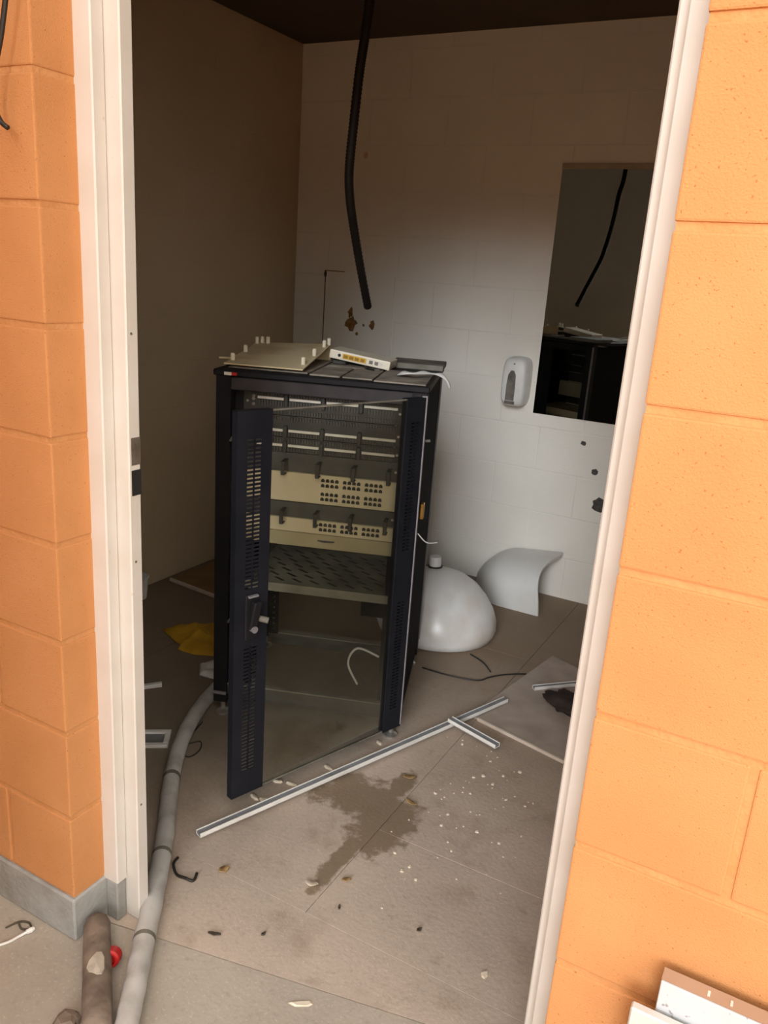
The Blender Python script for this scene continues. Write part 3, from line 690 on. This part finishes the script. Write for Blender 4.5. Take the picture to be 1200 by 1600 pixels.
ps = empty('pedestal_shroud', (0, 0, 0)); tag(ps, 'curved grey-white pedestal cover lying against the back wall', 'pedestal')
NS, NP = 16, 14
def shroud_pt(s, p, off=0.0):
    # s: 0 right end .. 1 closed left end ; p: 0 front foot .. 1 top at the wall
    a = (0.262 - off) * (1 - max(0, (s - 0.45) / 0.55) ** 2.2 * 0.88)
    h = (0.236 - off) * (1 - 0.22 * s) * (1 - max(0, (s - 0.5) / 0.5) ** 2.4 * 0.72)
    ph = p * math.pi / 2
    c = math.cos(ph) ** 0.62; sn = math.sin(ph) ** 0.62
    x_end = 0.262 - 0.028 * math.sin(math.pi * min(1, p * 1.1)) + (0.006 if p > 0.9 else 0)
    x = x_end + (-0.135 + off - x_end) * s
    return (x, 2.605 - a * c, max(0.0008, h * sn))
vs = []; fs = []
for off in (0.0, 0.012):
    for i in range(NS + 1):
        for j in range(NP + 1):
            vs.append(shroud_pt(i / NS, j / NP, off))
n1 = (NS + 1) * (NP + 1)
ix = lambda L_, i, j: L_ * n1 + i * (NP + 1) + j
for L_ in (0, 1):
    for i in range(NS):
        for j in range(NP):
            q4 = (ix(L_, i, j), ix(L_, i + 1, j), ix(L_, i + 1, j + 1), ix(L_, i, j + 1)); fs.append(q4 if L_ else q4[::-1])
for i in range(NS):
    fs.append((ix(0, i, 0), ix(0, i + 1, 0), ix(1, i + 1, 0), ix(1, i, 0))); fs.append((ix(0, i, NP), ix(1, i, NP), ix(1, i + 1, NP), ix(0, i + 1, NP)))
for j in range(NP):
    fs.append((ix(0, 0, j), ix(1, 0, j), ix(1, 0, j + 1), ix(0, 0, j + 1))); fs.append((ix(0, NS, j), ix(0, NS, j + 1), ix(1, NS, j + 1), ix(1, NS, j)))
smooth_by_angle(MB().add(vs, fs).build('shell', M['shroud'], ps), 50)

# ------------------------------------------------------------------ hose, pipe and odds at the doorway
hp = [(-0.36, 1.10), (-0.451, 1.043), (-0.441, 0.940), (-0.394, 0.807), (-0.327, 0.673), (-0.245, 0.549), (-0.155, 0.434), (-0.087, 0.353), (-0.014, 0.259), (0.061, 0.157), (0.125, 0.065), (0.184, -0.016), (0.227, -0.077), (0.268, -0.133), (0.340, -0.232), (0.42, -0.36)]
hs = empty('grey_hose', (0.0, 0.0, 0)); tag(hs, 'long grey hose running from the rack out over the threshold', 'hose')
P_ = spline([(x + 0.012, y, 0.0245) for x, y in hp], 10)
MB().tube(P_, [0.0232 + 0.0005 * math.sin(i * 0.9) for i in range(len(P_))], 18).build('tube', M['hose'], hs, smooth=True)
for i in (52, 78, 100):
    MB().tube([P_[i], P_[i + 1]], 0.0240, 18).build('joint_ring', M['dusty_dark'], hs)
pp = empty('dirty_pipe', (0.1, -0.03, 0)); tag(pp, 'dirty brown pipe lying against the footing beside the hose', 'pipe')
a, b_ = Vector((-0.085, 0.075, 0.030)), Vector((0.135, -0.125, 0.030)); d_ = (b_ - a).normalized()
ptsp = [a + d_ * v for v in (0.0, 0.004, 0.011, 0.022)] + [a.lerp(b_, v) for v in (0.25, 0.4, 0.55, 0.7, 0.85, 1.0)]
MB().tube(ptsp, [0.006, 0.016, 0.024, 0.028, 0.0285, 0.029, 0.0285, 0.029, 0.0285, 0.028], 18).build('barrel', M['dirty_pipe'], pp, smooth=True)
cmid = a.lerp(b_, 0.52)
vs = []
for k in range(12):
    an = 2 * math.pi * k / 12; q = 1 + 0.15 * math.sin(3 * an)
    al = d_ * (0.028 * q * math.cos(an)); la = 0.017 * q * math.sin(an)
    side = Vector((-d_.y, d_.x, 0)); hh = math.sqrt(max(0, 0.0294 ** 2 - la ** 2))
    vs.append(cmid + al + side * la + Vector((0, 0, hh + 0.0012)))
MB().add(vs + [v - Vector((0, 0, 0.004)) for v in vs] + [cmid + Vector((0, 0, 0.0325))], [(i, (i + 1) % 12, 24) for i in range(12)] + [(i, (i + 1) % 12, 12 + (i + 1) % 12, 12 + i) for i in range(12)]).build('torn_patch', M['stone'], pp)
o = MB().lathe([(0.017, 0), (0.0185, 0.004), (0.0185, 0.022), (0.015, 0.026), (0.011, 0.026), (0.011, 0.018), (0.001, 0.017)], 20).build('red_cap', M['red'])
o.location = (0.110, 0.005, 0.019); o.rotation_euler = (R(75), 0, R(25)); smooth_by_angle(o); tag(o, 'small red plastic cap between the dirty pipe and hose', 'cap')
def rock(name, label, cat, loc, r, mt, seed, flat=0.7, group=None):
    bm = bmesh.new(); bmesh.ops.create_icosphere(bm, subdivisions=2, radius=r)
    rr = random.Random(seed)
    for v in bm.verts:
        v.co *= 1 + rr.uniform(-0.18, 0.18); v.co.z *= flat
    z = min(v.co.z for v in bm.verts)
    for v in bm.verts: v.co.z -= z
    me = bpy.data.meshes.new(name); bm.to_mesh(me); bm.free(); me.materials.append(mt)
    o = link(name, me, None, loc); return tag(o, label, cat, group)
rock('rubble_stone', 'pale rubble stone in front of the dirty pipe', 'stone', (0.215, -0.165, 0), 0.026, M['stone'], 3)
rock('rubble_stone', 'flat brown rubble stone left of the dirty pipe', 'stone', (0.150, -0.155, 0), 0.024, M['dirty_pipe'], 5, 0.5)
ww = empty('white_cable', (-0.1, -0.06, 0)); tag(ww, 'white cable with a small plug lying outside by the footing', 'cable')
MB().tube([(p.x + 0.1, p.y + 0.06, p.z) for p in spline([(-0.20, -0.13, 0.0035), (-0.138, -0.116, 0.0035), (-0.113, -0.088, 0.0035), (-0.106, -0.062, 0.0035), (-0.100, -0.045, 0.005)], 5)], 0.0032, 8).build('lead', M['white'], ww, smooth=True)
MB().tube([(0.0, 0.012, 0.006), (0.003, 0.022, 0.006), (0.004, 0.028, 0.006)], [0.005, 0.006, 0.004], 10).build('plug', M['white'], ww)
o = MB().tube(spline([(-0.150, -0.062, 0.003), (-0.140, -0.035, 0.003), (-0.120, -0.026, 0.003), (-0.105, -0.034, 0.003), (-0.118, -0.046, 0.004), (-0.136, -0.040, 0.008)], 6), 0.0022, 6).build('dark_twine', M['leaf_dark'])
tag(o, 'curl of dark twine on the ground beside the white plug', 'twine')

# ------------------------------------------------------------------ white panels leaning at the lower right
wp = empty('metal_tray', (1.155, -0.042, 0)); tag(wp, 'speckled white metal tray standing against the right orange wall', 'metal tray')
MB().box(0, 0.62, -0.004, 0.0, 0, 0.594).build('face', M['speckled'], wp, bevel=0.001)
MB().box(0, 0.62, 0.0, 0.022, 0.590, 0.594).build('top_flange', M['tan_flange'], wp)
MB().box(0, 0.003, 0.0, 0.022, 0, 0.590).build('side_flange', M['speckled'], wp)
for x in (0.055, 0.082, 0.16):
    MB().box(x, x + 0.003, 0.005, 0.014, 0.594, 0.5946).build('slot', M['label'], wp)
o = MB().box(0, 0.5, 0, 0.014, 0, 0.553).build('white_sheet', M['sheet_white'], bevel=0.002); o.location = (1.127, -0.066, 0)
tag(o, 'lower plain white sheet standing before the speckled metal tray', 'sheet')

# ------------------------------------------------------------------ boards, trunking and litter on the room floor
bd = empty('grey_board', (0.338, 1.395, 0)); tag(bd, 'thin grey board lying on the floor under the dark rag', 'board')
o0 = Vector((0.338, 1.395)); BP = [Vector(p) - o0 for p in ((0.376, 1.355), (0.705, 1.285), (0.86, 1.83), (0.443, 1.985))]
BP[0] = Vector((0.345, 1.37)) - o0
MB().prism([tuple(p) for p in BP], 0.0004, 0.007).build('sheet', M['board'], bd)
e0, e1 = BP[0] + Vector((0.035, -0.0075)), BP[1]
nn = Vector((-(e1 - e0).y, (e1 - e0).x)).normalized() * 0.006
MB().prism([tuple(e0 - nn), tuple(e1 - nn), tuple(e1 + nn * 0.3), tuple(e0 + nn * 0.3)], 0.0004, 0.011).build('front_edge', M['board_edge'], bd)
def trunking(name, label, p0, p1, w, h, z, face_w=None):
    p0, p1 = Vector(p0), Vector(p1); d = (p1 - p0); L_ = d.length
    o = empty(name, (p0.x, p0.y, z), math.atan2(d.y, d.x)); tag(o, label, 'trunking')
    MB().box(0, L_, -w / 2, -w / 2 + 0.002, 0, h).box(0, L_, -w / 2, w / 2, 0, 0.002).build('channel', M['trunk'], o)
    MB().box(0, L_, w / 2 - 0.002, w / 2, 0.002, h).build('back_wall', M['trunk'], o)
    MB().box(0.001, L_ - 0.001, -w / 2 + 0.002, w / 2 - 0.002, 0.002, h * 0.8).build('insert', M['trunk_grey'], o)
    return o
trunking('cable_trunking', 'long white cable trunking across the floor before the rack', (0.003, 0.388), (0.418, 1.522), 0.022, 0.013, 0.012)
trunking('cable_trunking', 'short white trunking offcut crossing the long trunking', (0.318, 1.262), (0.508, 1.205), 0.024, 0.013, 0.026)
trunking('cable_trunking', 'white trunking offcut lying on the grey board by the rag', (0.470, 1.672), (0.72, 1.93), 0.020, 0.013, 0.0075)
rg = None
bm = bmesh.new(); bmesh.ops.create_icosphere(bm, subdivisions=4, radius=0.09)
rr = random.Random(9)
from mathutils import noise as mnoise
for v in bm.verts:
    d = mnoise.fractal(v.co * 16, 0.6, 2.0, 4); v.co *= 1 + 0.35 * d
    v.co.z *= 0.34; v.co.x *= 1.25; v.co.y *= 0.82
    v.co.z = max(v.co.z, -0.018)
z = min(v.co.z for v in bm.verts)
for v in bm.verts: v.co.z -= z
me = bpy.data.meshes.new('dark_rag'); bm.to_mesh(me); bm.free(); me.materials.append(M['rag'])
for p in me.polygons: p.use_smooth = True
o = link('dark_rag', me, None, (0.632, 1.615, 0.0078), (0, 0, R(-12))); tag(o, 'crumpled dark brown rag on the grey board near the door jamb', 'rag'); o.scale = (0.85, 0.85, 0.85)

# yellow cloth
def cloth(name, label, cat, outline, zt, mt, seed, res=18):
    xs_ = [p[0] for p in outline]; ys_ = [p[1] for p in outline]
    def inside(x, y):
        c = False; j = len(outline) - 1
        for i in range(len(outline)):
            xi, yi = outline[i]; xj, yj = outline[j]
            if (yi > y) != (yj > y) and x < (xj - xi) * (y - yi) / (yj - yi) + xi: c = not c
            j = i
        return c
    cx, cy = sum(xs_) / len(xs_), sum(ys_) / len(ys_)
    vs = []; fs = []; n_ = len(outline); rings = 7
    for r_ in range(rings + 1):
        f_ = r_ / rings
        for i, (x, y) in enumerate(outline):
            px, py = cx + (x - cx) * f_, cy + (y - cy) * f_
            hz = zt * (1 - f_ ** 3) * (0.65 + 0.7 * mnoise.noise(Vector((px * 22, py * 22, seed)))) + 0.004
            vs.append((px - cx, py - cy, max(hz, 0.003)))
    for r_ in range(rings):
        for i in range(n_):
            fs.append((r_ * n_ + i, r_ * n_ + (i + 1) % n_, (r_ + 1) * n_ + (i + 1) % n_, (r_ + 1) * n_ + i))
    b0 = len(vs)
    vs += [(x - cx, y - cy, 0.0008) for x, y in outline]
    for i in range(n_): fs.append((rings * n_ + i, rings * n_ + (i + 1) % n_, b0 + (i + 1) % n_, b0 + i))
    fs.append(tuple(b0 + i for i in range(n_))[::-1])
    o = MB().add(vs, fs).build(name, mt, None, smooth=True); o.location = (cx, cy, 0)
    return tag(o, label, cat)
def densify(pts_, n=5):
    out = []
    for i in range(len(pts_)):
        a_, b2 = Vector(pts_[i]), Vector(pts_[(i + 1) % len(pts_)])
        for k in range(n): out.append(tuple(a_.lerp(b2, k / n)))
    return out
cloth('yellow_cloth', 'yellow cloth crumpled on the floor left of the rack', 'cloth', densify([(-0.945, 1.25), (-0.83, 1.20), (-0.795, 1.19), (-0.775, 1.155), (-0.70, 1.16), (-0.58, 1.22), (-0.55, 1.35), (-0.75, 1.42), (-0.885, 1.37)]), 0.05, M['yellow_cloth'], 3.1)
cloth('paper_scrap', 'white paper scrap at the front left corner of the rack', 'paper', densify([(-0.63, 1.115), (-0.575, 1.05), (-0.50, 1.06), (-0.47, 1.15), (-0.54, 1.20), (-0.60, 1.20)]), 0.035, M['white'], 8.3)
# brown board in the back left corner
bb = empty('brown_board', (-1.0, 1.63, 0)); tag(bb, 'brown board lying flat in the back left corner', 'board')
MB().prism([(-0.285, 0.03), (0.01, 0.0), (0.16, 0.32), (-0.27, 0.40)], 0.0004, 0.012).build('sheet', M['cardboard'], bb)
MB().prism([(-0.285, 0.022), (0.012, -0.008), (0.01, 0.002), (-0.285, 0.032)], 0.0004, 0.014).build('front_edge', M['board_edge'], bb)
# round white tub half hidden by the jamb
tb = empty('white_tub', (-1.262, 1.425, 0)); tag(tb, 'white plastic tub by the left wall, half hidden by the jamb', 'tub')
smooth_by_angle(MB().lathe([(0.042, 0), (0.052, 0.09), (0.053, 0.10), (0.048, 0.10), (0.039, 0.01), (0.001, 0.008)], 24).build('wall', M['white'], tb))
MB().lathe([(0.053, 0.092), (0.056, 0.094), (0.056, 0.101), (0.053, 0.103)], 24, cap=False).build('rim', M['white'], tb)
# white switch plate frame
fpz = empty('wall_plate', (-0.422, 0.650, 0), R(35)); tag(fpz, 'white wall plate frame lying on the floor beside the hose', 'wall plate')
MB().box(-0.06, 0.06, -0.045, -0.028, 0.0004, 0.012).box(-0.06, 0.06, 0.028, 0.045, 0.0004, 0.012).box(-0.06, -0.042, -0.028, 0.028, 0.0004, 0.012).box(0.042, 0.06, -0.028, 0.028, 0.0004, 0.012).build('frame', M['white'], fpz, bevel=0.002)
MB().box(-0.042, 0.042, -0.028, 0.028, 0.0004, 0.005).build('insert', M['trunk_grey'], fpz)
o = MB().hexa([(-0.068, -0.010, 0.0004), (0.055, -0.007, 0.0004), (0.055, 0.007, 0.0004), (-0.068, 0.010, 0.0004)], [(-0.068, -0.008, 0.010), (0.055, -0.006, 0.016), (0.055, 0.006, 0.016), (-0.068, 0.008, 0.010)]).build('plastic_offcut', M['white'])
o.location = (-0.665, 0.875, 0); o.rotation_euler = (0, 0, R(50)); tag(o, 'pale plastic offcut on the floor near the left jamb', 'offcut')
# wires on the floor
def floor_wire(label, pts2, r, mt, lift=0.0):
    o = MB().tube(spline([(x, y, r + 0.0003 + lift * (i % 2)) for i, (x, y) in enumerate(pts2)], 6), r, 8).build('floor_wire', mt, smooth=True)
    return tag(o, label, 'wire')
floor_wire('short bent black wire on the floor near the hose', [(0.008, 0.307), (0.018, 0.281), (0.046, 0.262), (0.075, 0.261), (0.093, 0.268), (0.086, 0.289)], 0.0035, M['wire_black'], 0.004)
floor_wire('loop of thin dark wire between hose and rack door', [(-0.36, 0.82), (-0.323, 0.700), (-0.293, 0.730), (-0.267, 0.705), (-0.258, 0.670), (-0.269, 0.646), (-0.311, 0.658)], 0.002, M['wire_black'])
floor_wire('long thin black wire on the floor from rack to grey board', [(0.057, 1.586), (0.163, 1.589), (0.268, 1.617), (0.299, 1.670), (0.341, 1.726), (0.405, 1.779)], 0.0028, M['wire_black'])
floor_wire('short black wire curving out from under the basin', [(0.163, 1.804), (0.232, 1.768), (0.285, 1.713)], 0.0028, M['wire_black'])
# plaster chips and leaves
def chip_mesh(seed, a, b_, h, mt):
    rr_ = random.Random(seed); pts_ = []
    n_ = 6
    for k in range(n_):
        an = 2 * math.pi * k / n_; q = rr_.uniform(0.7, 1.15)
        pts_.append((a * q * math.cos(an), b_ * q * math.sin(an)))
    vs_ = [(x, y, 0.0003) for x, y in pts_] + [(x * 0.75, y * 0.75, h * rr_.uniform(0.7, 1.1)) for x, y in pts_]
    return MB().add(vs_, [tuple(range(n_))[::-1], tuple(range(n_, 2 * n_))] + [(i, (i + 1) % n_, n_ + (i + 1) % n_, n_ + i) for i in range(n_)]).mesh('plaster_chip', mt)
big = [chip_mesh(100 + i, 0.017, 0.007, 0.007, M['chip']) for i in range(4)]
for i, (x, y) in enumerate([(0.028, 0.702), (0.067, 0.714), (0.046, 0.611), (0.111, 0.840), (0.091, 0.376), (0.017, 0.605), (0.172, 1.045)]):
    if i in (4,): continue
    o = link('plaster_chip', big[i % 4], None, (x, y, 0), (0, 0, random.uniform(-0.6, 0.6)))
    tag(o, ['pale chip under the rack door, second from its latch edge', 'pale chip under the rack door, furthest right of the pair', 'pale chip between the door latch corner and the trunking', 'lone pale chip halfway along the long trunking',
            '', 'pale chip against the trunking nearest the door latch corner', 'pale chip beside the rack foot under the door hinge'][i], 'chip', 'plaster chips along the trunking')
small = [chip_mesh(200 + i, 0.006, 0.0045, 0.004, M['chip']) for i in range(5)]
spots = [(0.366, 1.217), (0.394, 1.195), (0.506, 1.158), (0.517, 1.073), (0.557, 1.051), (0.518, 0.972), (0.503, 0.848), (0.568, 1.108), (0.604, 1.156), (0.508, 0.795), (0.600, 0.826), (0.668, 0.816), (0.453, 0.628), (0.508, 0.604), (0.499, 0.579), (0.551, 0.744), (0.542, 0.572), (0.573, 0.717), (0.673, 1.007), (0.616, 1.003), (0.495, 1.050), (0.432, 0.914)]
rr = random.Random(4)
for i in range(46): spots.append((rr.gauss(0.54, 0.10), rr.gauss(0.95, 0.20)))
for i, (x, y) in enumerate(spots):
    s_ = random.uniform(0.8, 1.3) if i < 22 else random.uniform(0.3, 0.7)
    if math.hypot(x - 0.372, 0) < 0.008: x += 0.02
    o = link('plaster_crumb', small[i % 5], None, (x, y, 0), (0, 0, random.uniform(0, 6))); o.scale = (s_, s_, s_)
    tag(o, 'tiny pale plaster crumb scattered on the open floor', 'crumb', 'plaster crumbs on the floor')
o = link('plaster_chip', chip_mesh(301, 0.009, 0.013, 0.004, M['chip']), None, (0.795, 0.401, 0)); tag(o, 'lone pale chip on the floor close to the right jamb', 'chip')
o = link('paint_flake', chip_mesh(303, 0.028, 0.008, 0.003, M['chip']), None, (0.507, 0.132, 0), (0, 0, 0.5)); tag(o, 'pale paint flake by the threshold joint at the bottom', 'flake')
def leaf(label, x, y, rot, L_, w_, mt):
    vs_ = []; fs_ = []; n_ = 6
    for i in range(n_ + 1):
        t_ = i / n_; ww_ = w_ * math.sin(math.pi * min(0.98, t_ * 0.93 + 0.05)); zz = 0.003 + 0.007 * abs(t_ - 0.5)
        for s_, dz in ((-1, 0.004), (0, 0), (1, 0.004)): vs_.append(((t_ - 0.5) * L_, s_ * ww_, zz + dz))
        for s_, dz in ((1, 0.003), (0, -0.001), (-1, 0.003)): vs_.append(((t_ - 0.5) * L_, s_ * ww_, max(0.0004, zz + dz - 0.0004)))
    for i in range(n_):
        for k in range(6): fs_.append((i * 6 + k, i * 6 + (k + 1) % 6, (i + 1) * 6 + (k + 1) % 6, (i + 1) * 6 + k))
    fs_ += [tuple(range(6))[::-1], tuple(n_ * 6 + k for k in range(6))]
    o = MB().add(vs_, fs_).build('dry_leaf', mt, None, smooth=True); o.location = (x, y, -0.0014); o.rotation_euler = (0, 0, rot)
    tag(o, label, 'leaf')
leaf('dry leaf at the far right tip of the brown stain', 0.337, 0.937, 0.5, 0.040, 0.009, M['leaf'])
leaf('dry tan leaf lying right of the brown stain', 0.395, 0.832, -0.2, 0.040, 0.008, M['leaf'])
leaf('pale curled leaf at the lower tip of the brown stain', 0.336, 0.416, 0.3, 0.034, 0.009, M['chip'])
leaf('dry leaf on the floor right of the bent black wire', 0.130, 0.337, 1.1, 0.028, 0.011, M['leaf'])
leaf('dry leaf beside the plaster crumbs at centre floor', 0.400, 0.474, 0.7, 0.024, 0.007, M['leaf'])
leaf('dark twig-like leaf near the threshold by the hose', 0.242, 0.170, 0.4, 0.030, 0.005, M['leaf_dark'])
leaf('small dark leaf fragment right of centre floor', 0.622, 0.431, 1.0, 0.014, 0.005, M['leaf_dark'])
leaf('small dark leaf fragment just behind the threshold joint', 0.333, 0.229, 1.2, 0.012, 0.004, M['leaf_dark'])
leaf('thin dark leaf fragment beyond the pale curled leaf', 0.433, 0.388, 2.0, 0.016, 0.003, M['leaf_dark'])
